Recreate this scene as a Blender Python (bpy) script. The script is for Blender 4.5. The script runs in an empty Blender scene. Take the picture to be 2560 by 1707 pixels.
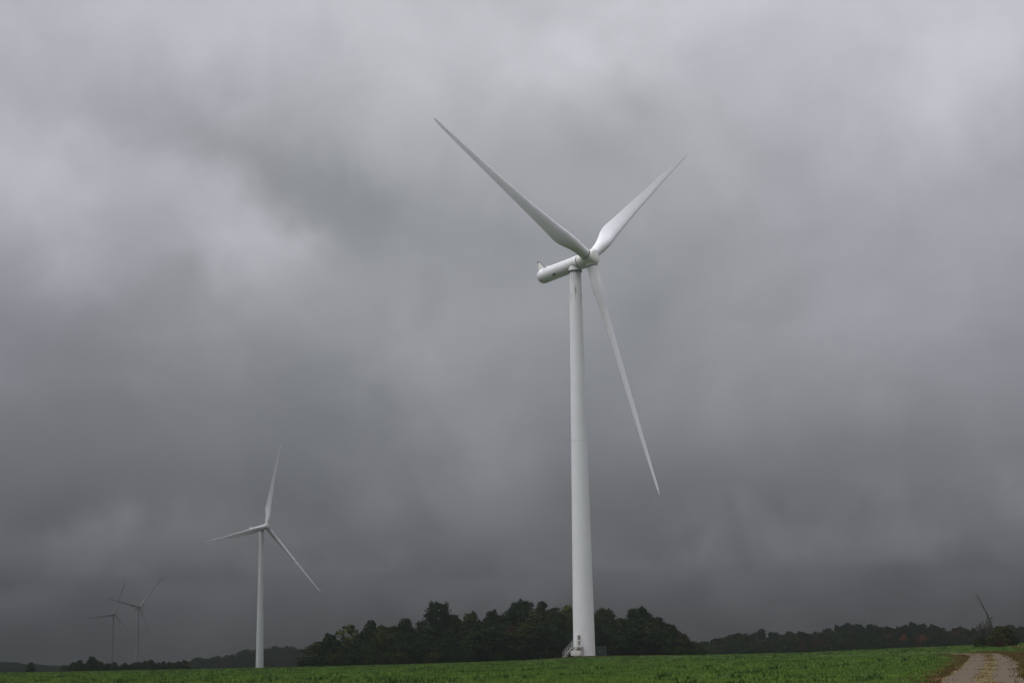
import bpy, math, random
import numpy as np
from mathutils import Vector, Matrix

# ------------------------------------------------------------------ camera, world, sun, exposure
SC = bpy.context.scene
COL = SC.collection
R = math.radians
FPX, PITCH, ROLL, EYE = 4050.0, math.atan(800 / 4050), 0.016, 1.65
cp, sp = math.cos(PITCH), math.sin(PITCH)
FW = np.array([0, cp, sp]); U0 = np.array([0, -sp, cp]); R0 = np.array([1.0, 0, 0])
RT = math.cos(ROLL) * R0 - math.sin(ROLL) * U0
UP = math.cos(ROLL) * U0 + math.sin(ROLL) * R0
CAM = np.array([0, 0, EYE])
cd = bpy.data.cameras.new('camera')
cd.sensor_width = 36.0
cd.lens = 36.0 * FPX / 2560
cd.clip_start = 0.5; cd.clip_end = 8000
co = bpy.data.objects.new('camera', cd); COL.objects.link(co)
m = Matrix.Identity(4)
for i in range(3):
    m[i][0] = RT[i]; m[i][1] = UP[i]; m[i][2] = -FW[i]; m[i][3] = CAM[i]
co.matrix_world = m
SC.camera = co

def ray(px, py):
    return FW + RT * (px - 1280) / FPX - UP * (py - 853.5) / FPX
def azel(px, py):
    d = ray(px, py); d = d / np.linalg.norm(d)
    return math.atan2(d[0], d[1]), math.asin(d[2])
def at(px, py, D):
    """the point at forward distance D that stands in this direction"""
    d = ray(px, py)
    return CAM + d * (D / d[1])

SUN_EL, SUN_AZ = R(54), R(240)      # azimuth clockwise from +Y: behind the camera, a little left
HAZE = dict(density=0.00120, color=(0.163, 0.174, 0.184), aniso=0.88, top=134.0)
P_BLOBS = [  # centre x, y and half widths in units of the 2352 px wide view, rotation, log amplitude
    (330, 320, 330, 100, 22, -0.18), (640, 430, 260, 95, 30, -0.17), (560, 570, 150, 85, 38, 0.26), (380, 450, 150, 60, 18, 0.13),
    (40, 420, 150, 210, 0, 0.20), (900, 520, 240, 70, 8, -0.13), (130, 720, 150, 80, 0, -0.13), (420, 650, 90, 60, 0, -0.08),
    (200, 930, 420, 150, 0, -0.22), (250, 1110, 460, 80, 0, -0.20), (300, 1215, 260, 45, -4, 0.10), (730, 960, 170, 90, 30, -0.13),
    (1100, 1070, 150, 110, -30, 0.22), (960, 860, 160, 90, -20, 0.13), (1330, 690, 300, 60, -8, 0.05), (2230, 190, 220, 170, -40, 0.24),
    (1350, 80, 330, 110, 0, 0.08), (1560, 190, 220, 110, -30, -0.07), (1640, 640, 200, 110, -20, -0.09), (1850, 1080, 330, 75, 6, -0.16), (1560, 1120, 220, 60, 10, -0.08),
    (2200, 1190, 220, 60, -14, 0.14), (2180, 830, 300, 240, 0, 0.13), (60, 90, 240, 120, 0, -0.07), (1750, 1270, 420, 45, 0, 0.10), (150, 1380, 300, 60, 0, -0.08)]
P_ROWS = [(0, 190), (150, 182), (300, 170), (450, 161), (600, 153), (750, 143), (900, 131), (1050, 119),
          (1200, 106), (1300, 96), (1400, 84), (1450, 79), (1500, 76)]
HAZE_SHOWN = 0.040       # what the air itself shows along the horizon (linear)
def lin(v):
    v /= 255.0
    return v / 12.92 if v < 0.04045 else ((v + 0.055) / 1.055) ** 2.4

W = bpy.data.worlds.new('World'); SC.world = W; W.use_nodes = True
nt = W.node_tree; nt.nodes.clear()
class G:
    """small node-graph helper"""
    def __init__(s, tree): s.t = tree
    def n(s, kind, **kw):
        o = s.t.nodes.new(kind)
        for k, v in kw.items(): setattr(o, k, v)
        return o
    def put(s, sock, v):
        if isinstance(v, (int, float)): sock.default_value = v
        elif isinstance(v, (tuple, list)):
            sock.default_value = tuple(v) if len(v) == len(sock.default_value) else tuple(v) + (1,)
        else: s.t.links.new(v, sock)
    def m(s, op, a, b=None, c=None, clamp=False):
        o = s.n('ShaderNodeMath', operation=op, use_clamp=clamp); s.put(o.inputs[0], a)
        if b is not None: s.put(o.inputs[1], b)
        if c is not None: s.put(o.inputs[2], c)
        return o.outputs[0]
    def v(s, op, a, b=None, sc=None):
        o = s.n('ShaderNodeVectorMath', operation=op); s.put(o.inputs[0], a)
        if b is not None: s.put(o.inputs[1], b)
        if sc is not None: s.put(o.inputs['Scale'], sc)
        return o.outputs[0]
    def noise(s, vec, scale, detail=4, rough=0.5, dist=0.0, out=0):
        o = s.n('ShaderNodeTexNoise'); s.put(o.inputs['Vector'], vec); o.inputs['Scale'].default_value = scale
        o.inputs['Detail'].default_value = detail; o.inputs['Roughness'].default_value = rough
        o.inputs['Distortion'].default_value = dist
        return o.outputs[out]
    def ramp(s, x, stops, interp='LINEAR'):
        o = s.n('ShaderNodeValToRGB'); s.put(o.inputs[0], x); cr = o.color_ramp; cr.interpolation = interp
        while len(cr.elements) < len(stops): cr.elements.new(0.5)
        for e, (p, c) in zip(cr.elements, stops):
            e.position = p; e.color = (c, c, c, 1) if isinstance(c, (int, float)) else tuple(c) + (1,)
        return o.outputs[0]
    def mix(s, f, a, b, mode='MIX'):
        o = s.n('ShaderNodeMix', data_type='RGBA', blend_type=mode); s.put(o.inputs[0], f)
        s.put(o.inputs[6], a); s.put(o.inputs[7], b); return o.outputs[2]
    def maprange(s, x, a, b, c, d):
        o = s.n('ShaderNodeMapRange'); s.put(o.inputs[0], x)
        for i, q in enumerate((a, b, c, d)): o.inputs[1 + i].default_value = q
        return o.outputs[0]

g = G(nt)
D_ = g.n('ShaderNodeTexCoord').outputs['Generated']
sx = g.n('ShaderNodeSeparateXYZ'); nt.links.new(D_, sx.inputs[0])
X_, Y_, Z_ = sx.outputs
az0 = g.m('ARCTAN2', X_, Y_); el0 = g.m('ARCSINE', Z_)
# a flat cloud deck seen in perspective: folds of the stratus get finer and flatter towards the horizon
zz = g.m('ADD', g.m('MAXIMUM', Z_, 0.0), 0.26)
cmb = g.n('ShaderNodeCombineXYZ'); g.put(cmb.inputs[0], g.m('DIVIDE', X_, zz)); g.put(cmb.inputs[1], g.m('DIVIDE', Y_, zz))
deck = cmb.outputs[0]
n1 = g.noise(deck, 1.15, 5, 0.5, 0.6)
n2 = g.noise(g.v('ADD', deck, (7.3, 2.1, 0)), 3.4, 5, 0.5, 0.5)
wv = g.v('SUBTRACT', g.noise(D_, 7.0, 3, 0.5, 0.4, 1), (0.5, 0.5, 0.5))
ws = g.n('ShaderNodeSeparateXYZ'); nt.links.new(wv, ws.inputs[0])
wf_ = g.v('SUBTRACT', g.noise(D_, 26.0, 5, 0.55, 0.3, 1), (0.5, 0.5, 0.5))
w2 = g.n('ShaderNodeSeparateXYZ'); nt.links.new(wf_, w2.inputs[0])
az = g.m('MULTIPLY_ADD', w2.outputs[0], 0.055, g.m('MULTIPLY_ADD', ws.outputs[0], 0.12, az0))
el = g.m('MULTIPLY_ADD', w2.outputs[1], 0.040, g.m('MULTIPLY_ADD', ws.outputs[1], 0.08, el0))
n3 = g.noise(D_, 8.5, 6, 0.52, 0.8); n4 = g.noise(g.v('ADD', D_, (3.3, 1.7, 9.1)), 24.0, 5, 0.55, 0.5)
acc = g.m('ADD', g.m('MULTIPLY', g.m('SUBTRACT', n1, 0.5), 0.22), g.m('MULTIPLY', g.m('SUBTRACT', n2, 0.5), 0.12))
acc = g.m('ADD', acc, g.m('ADD', g.m('MULTIPLY', g.m('SUBTRACT', n3, 0.5), 0.46), g.m('MULTIPLY', g.m('SUBTRACT', n4, 0.5), 0.17)))
for (bx, by, wx, wy, rot, amp) in P_BLOBS:
    k = 2560 / 2352
    ca, ce = azel(bx * k, by * k)
    wx, wy, ro = wx * k / 4128, wy * k / 4128, R(-rot)
    dx = g.m('SUBTRACT', az, ca); dy = g.m('SUBTRACT', el, ce)
    u = g.m('ADD', g.m('MULTIPLY', dx, math.cos(ro) / wx), g.m('MULTIPLY', dy, math.sin(ro) / wx))
    w = g.m('ADD', g.m('MULTIPLY', dx, -math.sin(ro) / wy), g.m('MULTIPLY', dy, math.cos(ro) / wy))
    q = g.m('ADD', g.m('MULTIPLY', u, u), g.m('MULTIPLY', w, w))
    acc = g.m('MULTIPLY_ADD', g.m('EXPONENT', g.m('MULTIPLY', q, -0.7)), amp * 1.2, acc)
# radiance of the deck itself by elevation: the air in front of it (the haze box) dims and greys it further
stops = []
row_el = [azel(1280, y_ * 2560 / 2352)[1] for y_, _ in reversed(P_ROWS)]; row_v = [v_ for _, v_ in reversed(P_ROWS)]
for d_ in (0.4, 1.0, 1.6, 2.1, 2.5, 2.8, 3.0, 3.2, 3.5, 4, 4.6, 5.3, 6, 7, 8, 9.5, 11, 13, 15, 17, 19, 21, 23.5):
    e = R(d_); val = np.interp(e, row_el, row_v)
    path = min(2510.0, (HAZE['top'] - EYE) / math.sin(e))
    t = math.exp(-HAZE['density'] * path)
    stops.append((e / R(90), max(0.05, (lin(val) - (1 - t) * HAZE_SHOWN) / t)))
stops += [(R(32) / R(90), 0.80), (R(52) / R(90), 2.4), (1.0, 2.8)]
base = g.ramp(g.m('DIVIDE', el, R(90), clamp=True), stops)
side_ = g.m('MULTIPLY', g.m('MULTIPLY', X_, -0.38), g.maprange(el0, R(24), R(42), 0, 1))   # unseen upper sky brightened left, dimmed right, to shade the tower's right flank
rear = g.m('MULTIPLY', g.maprange(Y_, 0.35, -0.35, 0, 0.6), g.maprange(el0, R(26), R(8), 0, 1))   # added dimming of the unseen low sky behind, keeps turbine undersides dark
side_ = g.m('SUBTRACT', side_, rear)
lum = g.m('MULTIPLY', g.m('MULTIPLY', base, g.m('ADD', side_, 1.0)), g.m('EXPONENT', acc))
tint = g.mix(g.maprange(lum, 0.25, 0.75, 0, 1), (0.935, 1.0, 1.045), (0.985, 0.985, 1.055))
violet = g.maprange(g.m('ABSOLUTE', g.m('ADD', az, 0.01)), 0.10, 0.30, 0, 0.8)
violet = g.m('MULTIPLY', violet, g.maprange(el0, R(3), R(10), 0.15, 1))
tint = g.mix(violet, tint, (0.985, 0.975, 1.085))
cloud = g.v('SCALE', tint, None, lum)
sky = g.n('ShaderNodeTexSky', sky_type='NISHITA')
sky.sun_disc = False; sky.sun_elevation = SUN_EL; sky.sun_rotation = SUN_AZ
blue = g.v('SCALE', sky.outputs[0], None, 0.06)
bg = g.n('ShaderNodeBackground'); bg.inputs[1].default_value = 1.0
nt.links.new(g.mix(0.975, blue, cloud), bg.inputs[0])
nt.links.new(bg.outputs[0], g.n('ShaderNodeOutputWorld').inputs[0])

sl = bpy.data.lights.new('sun', 'SUN'); sl.energy = 1.5; sl.angle = R(40); sl.color = (1, 0.985, 0.96)
so = bpy.data.objects.new('sun', sl); COL.objects.link(so)
sd = Vector((math.sin(SUN_AZ) * math.cos(SUN_EL), math.cos(SUN_AZ) * math.cos(SUN_EL), math.sin(SUN_EL)))
so.rotation_euler = sd.to_track_quat('Z', 'Y').to_euler()
vs = SC.view_settings
vs.view_transform = 'Standard'; vs.look = 'None'; vs.exposure = 0.0; vs.gamma = 1.0
SC.cycles.use_denoising = True
SC.cycles.volume_bounces = 1
SC.cycles.max_bounces = 6; SC.cycles.diffuse_bounces = 3

# ------------------------------------------------------------------ helpers
rng = np.random.default_rng(7)
def mesh(name, verts, faces, mat=None, smooth=False, tint=None):
    """faces: list of tuples or an (n,k) array"""
    me = bpy.data.meshes.new(name)
    verts = np.asarray(verts, dtype=np.float32)
    if isinstance(faces, np.ndarray):
        nf, k = faces.shape
        me.vertices.add(len(verts)); me.vertices.foreach_set('co', verts.ravel())
        me.loops.add(nf * k); me.loops.foreach_set('vertex_index', faces.astype(np.int32).ravel())
        me.polygons.add(nf)
        me.polygons.foreach_set('loop_start', np.arange(0, nf * k, k, dtype=np.int32))
        me.polygons.foreach_set('loop_total', np.full(nf, k, dtype=np.int32))
        me.update(calc_edges=True); me.validate()
    else:
        me.from_pydata(verts.tolist(), [], [tuple(f) for f in faces]); me.update()
    if smooth: me.polygons.foreach_set('use_smooth', np.ones(len(me.polygons), dtype=bool))
    if tint is not None:
        a = me.attributes.new('tint', 'FLOAT', 'FACE'); a.data.foreach_set('value', np.asarray(tint, dtype=np.float32))
    if mat: me.materials.append(mat)
    return me
def link(name, me, parent=None, loc=None):
    o = bpy.data.objects.new(name, me); COL.objects.link(o)
    if parent is not None: o.parent = parent
    if loc is not None: o.location = loc
    return o
def tag(o, label, cat, group=None):
    o['label'] = label; o['category'] = cat
    if group: o['group'] = group
    return o
def thing(name, label, cat, loc, rz=0.0, group=None):
    o = bpy.data.objects.new(name, None); COL.objects.link(o); o.empty_display_size = 0.5
    o.location = loc; o.rotation_euler = (0, 0, rz)
    return tag(o, label, cat, group)
def copy_thing(src, loc, rz, label, group=None, scale=None):
    c = src.copy(); COL.objects.link(c); c.location = loc; c.rotation_euler = (0, 0, rz); c['label'] = label
    if scale: c.scale = scale
    if group: c['group'] = group
    for ch in list(src.children):
        k = ch.copy(); COL.objects.link(k); k.parent = c
        for s in list(ch.children):
            d = s.copy(); COL.objects.link(d); d.parent = k
    return c
class MB:
    """collects simple solids into one mesh"""
    def __init__(s): s.v = []; s.f = []
    def add(s, v, f):
        b = len(s.v); s.v += [tuple(p) for p in v]; s.f += [tuple(i + b for i in q) for q in f]
    def box(s, c, d, rz=0.0):
        x, y, z = (q / 2 for q in d); ca, sa = math.cos(rz), math.sin(rz)
        v = [(c[0] + ca * a - sa * b, c[1] + sa * a + ca * b, c[2] + e) for e in (-z, z) for a, b in ((-x, -y), (x, -y), (x, y), (-x, y))]
        s.add(v, [(3, 2, 1, 0), (4, 5, 6, 7), (0, 1, 5, 4), (1, 2, 6, 5), (2, 3, 7, 6), (3, 0, 4, 7)])
    def tube(s, pts, rad, n=8, cap=True):
        pts = [Vector(p) for p in pts]; rad = list(rad) if hasattr(rad, '__len__') else [rad] * len(pts)
        rings = []
        t0 = (pts[1] - pts[0]).normalized(); up = Vector((0, 0, 1)) if abs(t0.z) < .9 else Vector((1, 0, 0))
        a = t0.cross(up).normalized()
        v = []
        for i, p in enumerate(pts):
            t = (pts[min(i + 1, len(pts) - 1)] - pts[max(i - 1, 0)]).normalized()
            a = (a - t * a.dot(t)).normalized(); b = t.cross(a)
            for k in range(n):
                th = 2 * math.pi * k / n
                v.append(p + (a * math.cos(th) + b * math.sin(th)) * rad[i])
        f = [(i * n + k, i * n + (k + 1) % n, (i + 1) * n + (k + 1) % n, (i + 1) * n + k) for i in range(len(pts) - 1) for k in range(n)]
        if cap: f += [tuple(reversed(range(n))), tuple((len(pts) - 1) * n + k for k in range(n))]
        s.add(v, f)
    def lathe(s, prof, n=48, frame=None, cap=True):
        """prof: (radius, height) pairs; frame: 4x4 matrix taking local z to the axis"""
        M = frame or Matrix.Identity(4)
        v = [M @ Vector((r * math.cos(2 * math.pi * k / n), r * math.sin(2 * math.pi * k / n), h)) for r, h in prof for k in range(n)]
        f = [(i * n + k, i * n + (k + 1) % n, (i + 1) * n + (k + 1) % n, (i + 1) * n + k) for i in range(len(prof) - 1) for k in range(n)]
        if cap: f += [tuple(reversed(range(n))), tuple((len(prof) - 1) * n + k for k in range(n))]
        s.add(v, f)
    def build(s, name, mat, parent=None, smooth=False, loc=None, bevel=0.0, auto=None):
        me = mesh(name, s.v, s.f, mat, smooth)
        if auto is not None:
            me.polygons.foreach_set('use_smooth', np.ones(len(me.polygons), dtype=bool))
            me.set_sharp_from_angle(angle=R(auto))
        o = link(name, me, parent, loc)
        if bevel:
            b = o.modifiers.new('bevel', 'BEVEL'); b.width = bevel; b.segments = 2; b.limit_method = 'ANGLE'
        return o

# ------------------------------------------------------------------ materials
def material(name, build, rough=0.8, spec=0.3, bump=None):
    mt = bpy.data.materials.new(name); mt.use_nodes = True
    t = mt.node_tree; t.nodes.clear(); q = G(t)
    b = q.n('ShaderNodeBsdfPrincipled'); b.inputs['Roughness'].default_value = rough
    b.inputs['Specular IOR Level'].default_value = spec
    t.links.new(b.outputs[0], q.n('ShaderNodeOutputMaterial').inputs[0])
    c = build(q, b)
    if c is not None: q.put(b.inputs['Base Color'], c)
    return mt
def obj_co(q): return q.n('ShaderNodeTexCoord').outputs['Object']
def paint(col, dirt, amount=0.35, scale=0.5):
    def f(q, b):
        co_ = obj_co(q)
        a = q.noise(co_, scale, 6, 0.6); c = q.noise(co_, scale * 9, 3, 0.6)
        k = q.m('MULTIPLY', q.maprange(a, 0.42, 0.75, 0, 1), amount)
        k = q.m('ADD', k, q.m('MULTIPLY', q.maprange(c, 0.5, 0.8, 0, 1), amount * 0.3))
        q.put(b.inputs['Roughness'], q.maprange(a, 0.3, 0.7, 0.34, 0.5))
        return q.mix(k, col, dirt)
    return f
M_WHITE = material('white_paint', paint((0.82, 0.825, 0.825), (0.68, 0.685, 0.665)), 0.4, 0.4)
M_IVORY = material('ivory_paint', paint((0.77, 0.775, 0.70), (0.62, 0.62, 0.54)), 0.45, 0.35)
M_BLADE = material('blade_paint', paint((0.82, 0.825, 0.825), (0.68, 0.685, 0.66), 0.4, 0.16), 0.35, 0.45)
M_DARK = material('dark_gap', lambda q, b: (0.035, 0.038, 0.035), 0.7)
M_SEAM = material('seam_sealant', lambda q, b: (0.60, 0.62, 0.62), 0.6)
M_GALV = material('galvanised_steel', paint((0.50, 0.51, 0.49), (0.36, 0.36, 0.33), 0.6, 3.0), 0.5, 0.5)
M_CAB = material('cabinet_paint', paint((0.66, 0.65, 0.60), (0.45, 0.43, 0.37), 0.6, 1.5), 0.5, 0.4)
M_LOUVRE = material('louvre_grey', lambda q, b: (0.16, 0.16, 0.15), 0.6)
M_GREENBOX = material('dark_green_enamel', paint((0.018, 0.034, 0.033), (0.03, 0.04, 0.036), 0.5, 1.2), 0.4, 0.5)
M_CONC = material('weathered_concrete', paint((0.26, 0.245, 0.22), (0.15, 0.135, 0.115), 0.7, 2.0), 0.9, 0.2)
def tower_mat(q, b):
    co_ = obj_co(q)
    s = q.n('ShaderNodeSeparateXYZ'); q.put(s.inputs[0], co_)
    a = q.noise(co_, 0.35, 6, 0.6)
    base = q.mix(q.m('MULTIPLY', q.maprange(a, 0.42, 0.75, 0, 1), 0.3), (0.81, 0.822, 0.825), (0.68, 0.695, 0.69))
    # oil and rust that ran down from the yaw ring: thin vertical runs that thin out below the top
    st = q.v('MULTIPLY', co_, (1.9, 1.9, 0.12))
    n = q.noise(st, 1.6, 3, 0.6, 0.6)
    top = q.maprange(s.outputs[2], 72.6, 75.2, 0, 1)
    k = q.m('MULTIPLY', q.maprange(n, 0.45, 0.56, 0, 1), q.m('POWER', top, 1.3))
    low_ = q.m('MULTIPLY', q.maprange(s.outputs[2], 68.5, 70.0, 0, 1), q.maprange(s.outputs[2], 71.0, 72.6, 1, 0))
    k = q.m('MAXIMUM', k, q.m('MULTIPLY', q.maprange(n, 0.60, 0.66, 0, 1), low_))
    n3 = q.noise(q.v('MULTIPLY', co_, (1.0, 1.0, 0.06)), 2.2, 2, 0.5, 0.3)
    k2 = q.m('MULTIPLY', q.maprange(n3, 0.62, 0.75, 0, 1), 0.10)
    base = q.mix(k2, base, (0.40, 0.41, 0.36))
    return q.mix(q.m('MULTIPLY', k, 0.9), base, (0.11, 0.085, 0.06))
M_TOWER = material('tower_paint', tower_mat, 0.42, 0.4)
M_BARK = material('bark', lambda q, b: q.mix(q.noise(q.v('MULTIPLY', obj_co(q), (6, 6, 1.2)), 2.0, 5, 0.6), (0.05, 0.042, 0.034), (0.13, 0.115, 0.095)), 0.9, 0.15)
M_DEADWOOD = material('dead_wood', lambda q, b: q.mix(q.noise(q.v('MULTIPLY', obj_co(q), (6, 6, 1.2)), 2.0, 5, 0.6), (0.028, 0.025, 0.022), (0.075, 0.066, 0.056)), 0.9, 0.15)
def leaf_mat(name, dark, light, turn, turn_amt=0.12):
    """two greens mixed leaf by leaf, and a share of leaves already turned"""
    def f(q, b):
        a = q.n('ShaderNodeAttribute'); a.attribute_name = 'tint'; t = a.outputs['Fac']
        n = q.noise(obj_co(q), 0.55, 3, 0.5)
        c = q.mix(q.m('ADD', q.m('MULTIPLY', t, 0.75), q.m('MULTIPLY', n, 0.3)), dark, light)
        big = q.maprange(q.noise(q.v('ADD', obj_co(q), (3.1, 8.2, 1.4)), 0.42, 2, 0.5), 0.60, 0.70, 0, 1)
        k = q.m('MULTIPLY', big, q.m('GREATER_THAN', t, 1.0 - turn_amt * 5 if turn_amt < 0.2 else 0.0))
        return q.mix(k, c, turn)
    return material(name, f, 0.85, 0.04)
L_DARK = leaf_mat('leaf_dark_green', (0.0076, 0.0143, 0.0047), (0.0181, 0.0328, 0.0088), (0.0315, 0.0231, 0.0084))
L_MID = leaf_mat('leaf_mid_green', (0.0113, 0.0189, 0.0047), (0.0265, 0.0386, 0.0088), (0.0378, 0.0231, 0.0084))
L_OLIVE = leaf_mat('leaf_olive', (0.0159, 0.0202, 0.0041), (0.0370, 0.0412, 0.0083), (0.0462, 0.0252, 0.0076))
L_YELLOW = leaf_mat('leaf_yellow_green', (0.0427, 0.0619, 0.0102), (0.0951, 0.1094, 0.0193), (0.0918, 0.0702, 0.0162))
L_RUST = leaf_mat('leaf_rust', (0.0252, 0.0143, 0.0084), (0.0525, 0.0277, 0.0143), (0.0546, 0.0189, 0.0092))
L_RED = leaf_mat('leaf_orange_red', (0.10, 0.034, 0.016), (0.19, 0.062, 0.022), (0.19, 0.07, 0.022))

# ------------------------------------------------------------------ the ground
ECX = np.array([-400, 0, 360, 740, 1000, 1200, 1330, 1410, 1462, 1540, 1740, 2000, 2200, 2400, 2560, 2900], float)
ECV = np.array([-9, -8, -7, -5.5, -3, 0, 4.0, 8.5, 10.7, 10.5, 9.0, 10.5, 17, 22, 27, 32], float) / 4208
ECA = (ECX - 1280) / 4128.0
def smooth(t): t = np.clip(t, 0, 1); return t * t * (3 - 2 * t)
def crest(az):
    return sum(np.interp(az + d, ECA, ECV) for d in (-.012, -.006, 0, .006, .012)) / 5
def ground_z(x, y):
    x = np.asarray(x, float); y = np.asarray(y, float)
    r = np.hypot(x, y); az = np.arctan2(x, y)
    az = np.clip(az, ECA[0], ECA[-1])
    zc = crest(az) * 312
    t = np.clip((r - 65) / 250, 0, 1)
    t = t - 0.10 * np.sin(math.pi * t) * t
    near = -1.65 + 0.5 * np.clip(r / 65, 0, 1)
    z = np.where(r < 65, near, -1.15 + (zc + 1.15) * t)
    k = smooth((r - 326) / 300)
    far = -3.9 + np.clip(az - 0.02, 0, .3) * 14 - np.clip(-az - 0.1, 0, 1) * 2
    z = z * (1 - k) + far * k
    amp = np.clip((r - 20) / 50, 0, 1) * (1 - 0.7 * smooth((r - 240) / 60))
    z = z + amp * (0.045 * np.sin(x * .21 + 1.3) * np.sin(y * .17 + x * .05) + 0.03 * np.sin(x * .53 + y * .31) + 0.02 * np.sin(y * .83 - x * .4 + 2))
    z = z + EYE
    if SUNK is not None:
        q = np.hypot(x[..., None] - SUNK[:, 0], y[..., None] - SUNK[:, 1]).min(-1) if x.size < 4000 else sunk_dist(x, y)
        z = z - 0.55 * np.exp(-(q / 3.6) ** 2)
    return z
SUNK = None
def sunk_dist(x, y):
    xf, yf = x.ravel(), y.ravel(); d = np.full(xf.shape, 1e3)
    near = np.where((xf > SUNK[:, 0].min() - 14) & (xf < SUNK[:, 0].max() + 14) & (yf > SUNK[:, 1].min() - 14) & (yf < SUNK[:, 1].max() + 14))[0]
    for ch in np.array_split(near, max(1, len(near) // 20000)):
        if len(ch): d[ch] = np.hypot(xf[ch, None] - SUNK[None, :, 0], yf[ch, None] - SUNK[None, :, 1]).min(1)
    return d.reshape(x.shape)
def gz(x, y): return float(ground_z(x, y))
def hit(px, py, r0=55.0, r1=330.0):
    """where the line of sight meets the field"""
    d = ray(px, py); d = d / d[1]
    ys = np.arange(r0, r1, 0.25)
    P = CAM + d * ys[:, None]
    below = P[:, 2] <= ground_z(P[:, 0], P[:, 1])
    i = int(np.argmax(below)) if below.any() else len(ys) - 1
    return P[i, 0], P[i, 1]

# the gravel road: left and right edges of the track as they run over the field
RL = [(2364, 1707), (2401, 1679), (2424, 1656), (2432, 1645)]
RRt = [(2578, 1707), (2540, 1671), (2527, 1651), (2512, 1640)]
ctr = []
for a, b in zip(RL, RRt):
    p, q_ = hit(*a), hit(*b); ctr.append(((p[0] + q_[0]) / 2, (p[1] + q_[1]) / 2))
c0 = ctr[0]; c1 = ctr[1]
# on from there it swings left behind the rise, towards the turbine pad
pts = [(c0[0] * 0.28, -30), (c0[0] * 0.45, 0), (c0[0] * 0.72, 35)] + ctr
lx, ly = ctr[-1]
pts += [(lx + 3.8, ly + 14), (lx + 7.2, ly + 29), (lx + 9.3, ly + 42), (lx + 9.6, ly + 54), (lx + 8.0, ly + 68), (lx + 3, ly + 88), (lx - 5, ly + 108), (lx - 12, ly + 124), (26, 280), (24, 288)]
def catmull(P, n=34):
    P = [np.array(p, float) for p in P]; P = [2 * P[0] - P[1]] + P + [2 * P[-1] - P[-2]]; out = []
    for i in range(1, len(P) - 2):
        for k in range(n):
            t = k / n
            out.append(0.5 * (2 * P[i] + (P[i + 1] - P[i - 1]) * t + (2 * P[i - 1] - 5 * P[i] + 4 * P[i + 1] - P[i + 2]) * t * t + (3 * P[i] - P[i - 1] - 3 * P[i + 1] + P[i + 2]) * t ** 3))
    out.append(P[-2]); return np.array(out)
ROAD = catmull(pts)
SUNK = ROAD[(ROAD[:, 1] > ly + 56)][::4]
def road_dist(x, y, line_=None):
    line_ = ROAD if line_ is None else line_
    x = np.asarray(x, float).ravel(); y = np.asarray(y, float).ravel(); d = np.full(x.shape, 1e9)
    near = np.where((x > -10) & (x < 80) & (y > -40) & (y < 330))[0]
    for ch in np.array_split(near, max(1, len(near) // 8000)):
        dd = np.hypot(x[ch, None] - line_[None, :, 0], y[ch, None] - line_[None, :, 1]); d[ch] = dd.min(1)
    return d

azs = np.concatenate([np.linspace(-math.pi, -0.45, 60, endpoint=False), np.linspace(-0.45, 0.45, 420, endpoint=False), np.linspace(0.45, math.pi, 60, endpoint=False)])
rs = np.concatenate([[3, 8, 15, 24, 34, 45], np.arange(52, 360, 1.25), np.geomspace(362, 2500, 60)])
A, RR = np.meshgrid(azs, rs)
gx, gy = RR * np.sin(A), RR * np.cos(A)
V = np.stack([gx, gy, ground_z(gx, gy)], -1).reshape(-1, 3)
na = len(azs); nr = len(rs)
ii, jj = np.meshgrid(np.arange(nr - 1), np.arange(na), indexing='ij')
j2 = (jj + 1) % na
F4 = np.stack([ii * na + jj, (ii + 1) * na + jj, (ii + 1) * na + j2, ii * na + j2], -1).reshape(-1, 4)[:, ::-1]
V = np.vstack([V, [[0, 0, gz(0, 0)]]])
faces = F4
def field_mat(q, b):
    P_ = q.n('ShaderNodeNewGeometry').outputs['Position']
    a = q.n('ShaderNodeAttribute'); a.attribute_name = 'soil'
    big = q.noise(P_, 0.035, 4, 0.55); mid = q.noise(P_, 0.32, 5, 0.6); fine = q.noise(P_, 2.6, 5, 0.65)
    c = q.mix(q.maprange(big, 0.35, 0.65, 0, 1), (0.030, 0.054, 0.013), (0.042, 0.070, 0.016))
    c = q.mix(q.m('MULTIPLY', q.maprange(mid, 0.50, 0.72, 0, 1), 0.6), c, (0.024, 0.046, 0.014))
    c = q.mix(q.m('MULTIPLY', q.maprange(fine, 0.50, 0.75, 0, 1), 0.5), c, (0.055, 0.085, 0.022))
    brown = q.mix(fine, (0.085, 0.058, 0.020), (0.15, 0.100, 0.038))
    k = q.maprange(q.m('ADD', a.outputs['Fac'], q.m('MULTIPLY', q.m('SUBTRACT', mid, 0.5), 0.9)), 0.38, 0.62, 0, 1)
    bp = q.n('ShaderNodeBump'); bp.inputs['Strength'].default_value = 0.8; bp.inputs['Distance'].default_value = 0.12
    q.put(bp.inputs['Height'], q.m('ADD', q.m('MULTIPLY', mid, 1.2), fine)); q.put(b.inputs['Normal'], bp.outputs[0])
    return q.mix(k, c, brown)
M_FIELD = material('pasture', field_mat, 0.95, 0.1)
V[:-1, 2] -= 0.16 * smooth((2.9 - road_dist(V[:-1, 0], V[:-1, 1])) / 1.2)
gme = mesh('field', V, np.ascontiguousarray(faces), M_FIELD, smooth=True)
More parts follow.
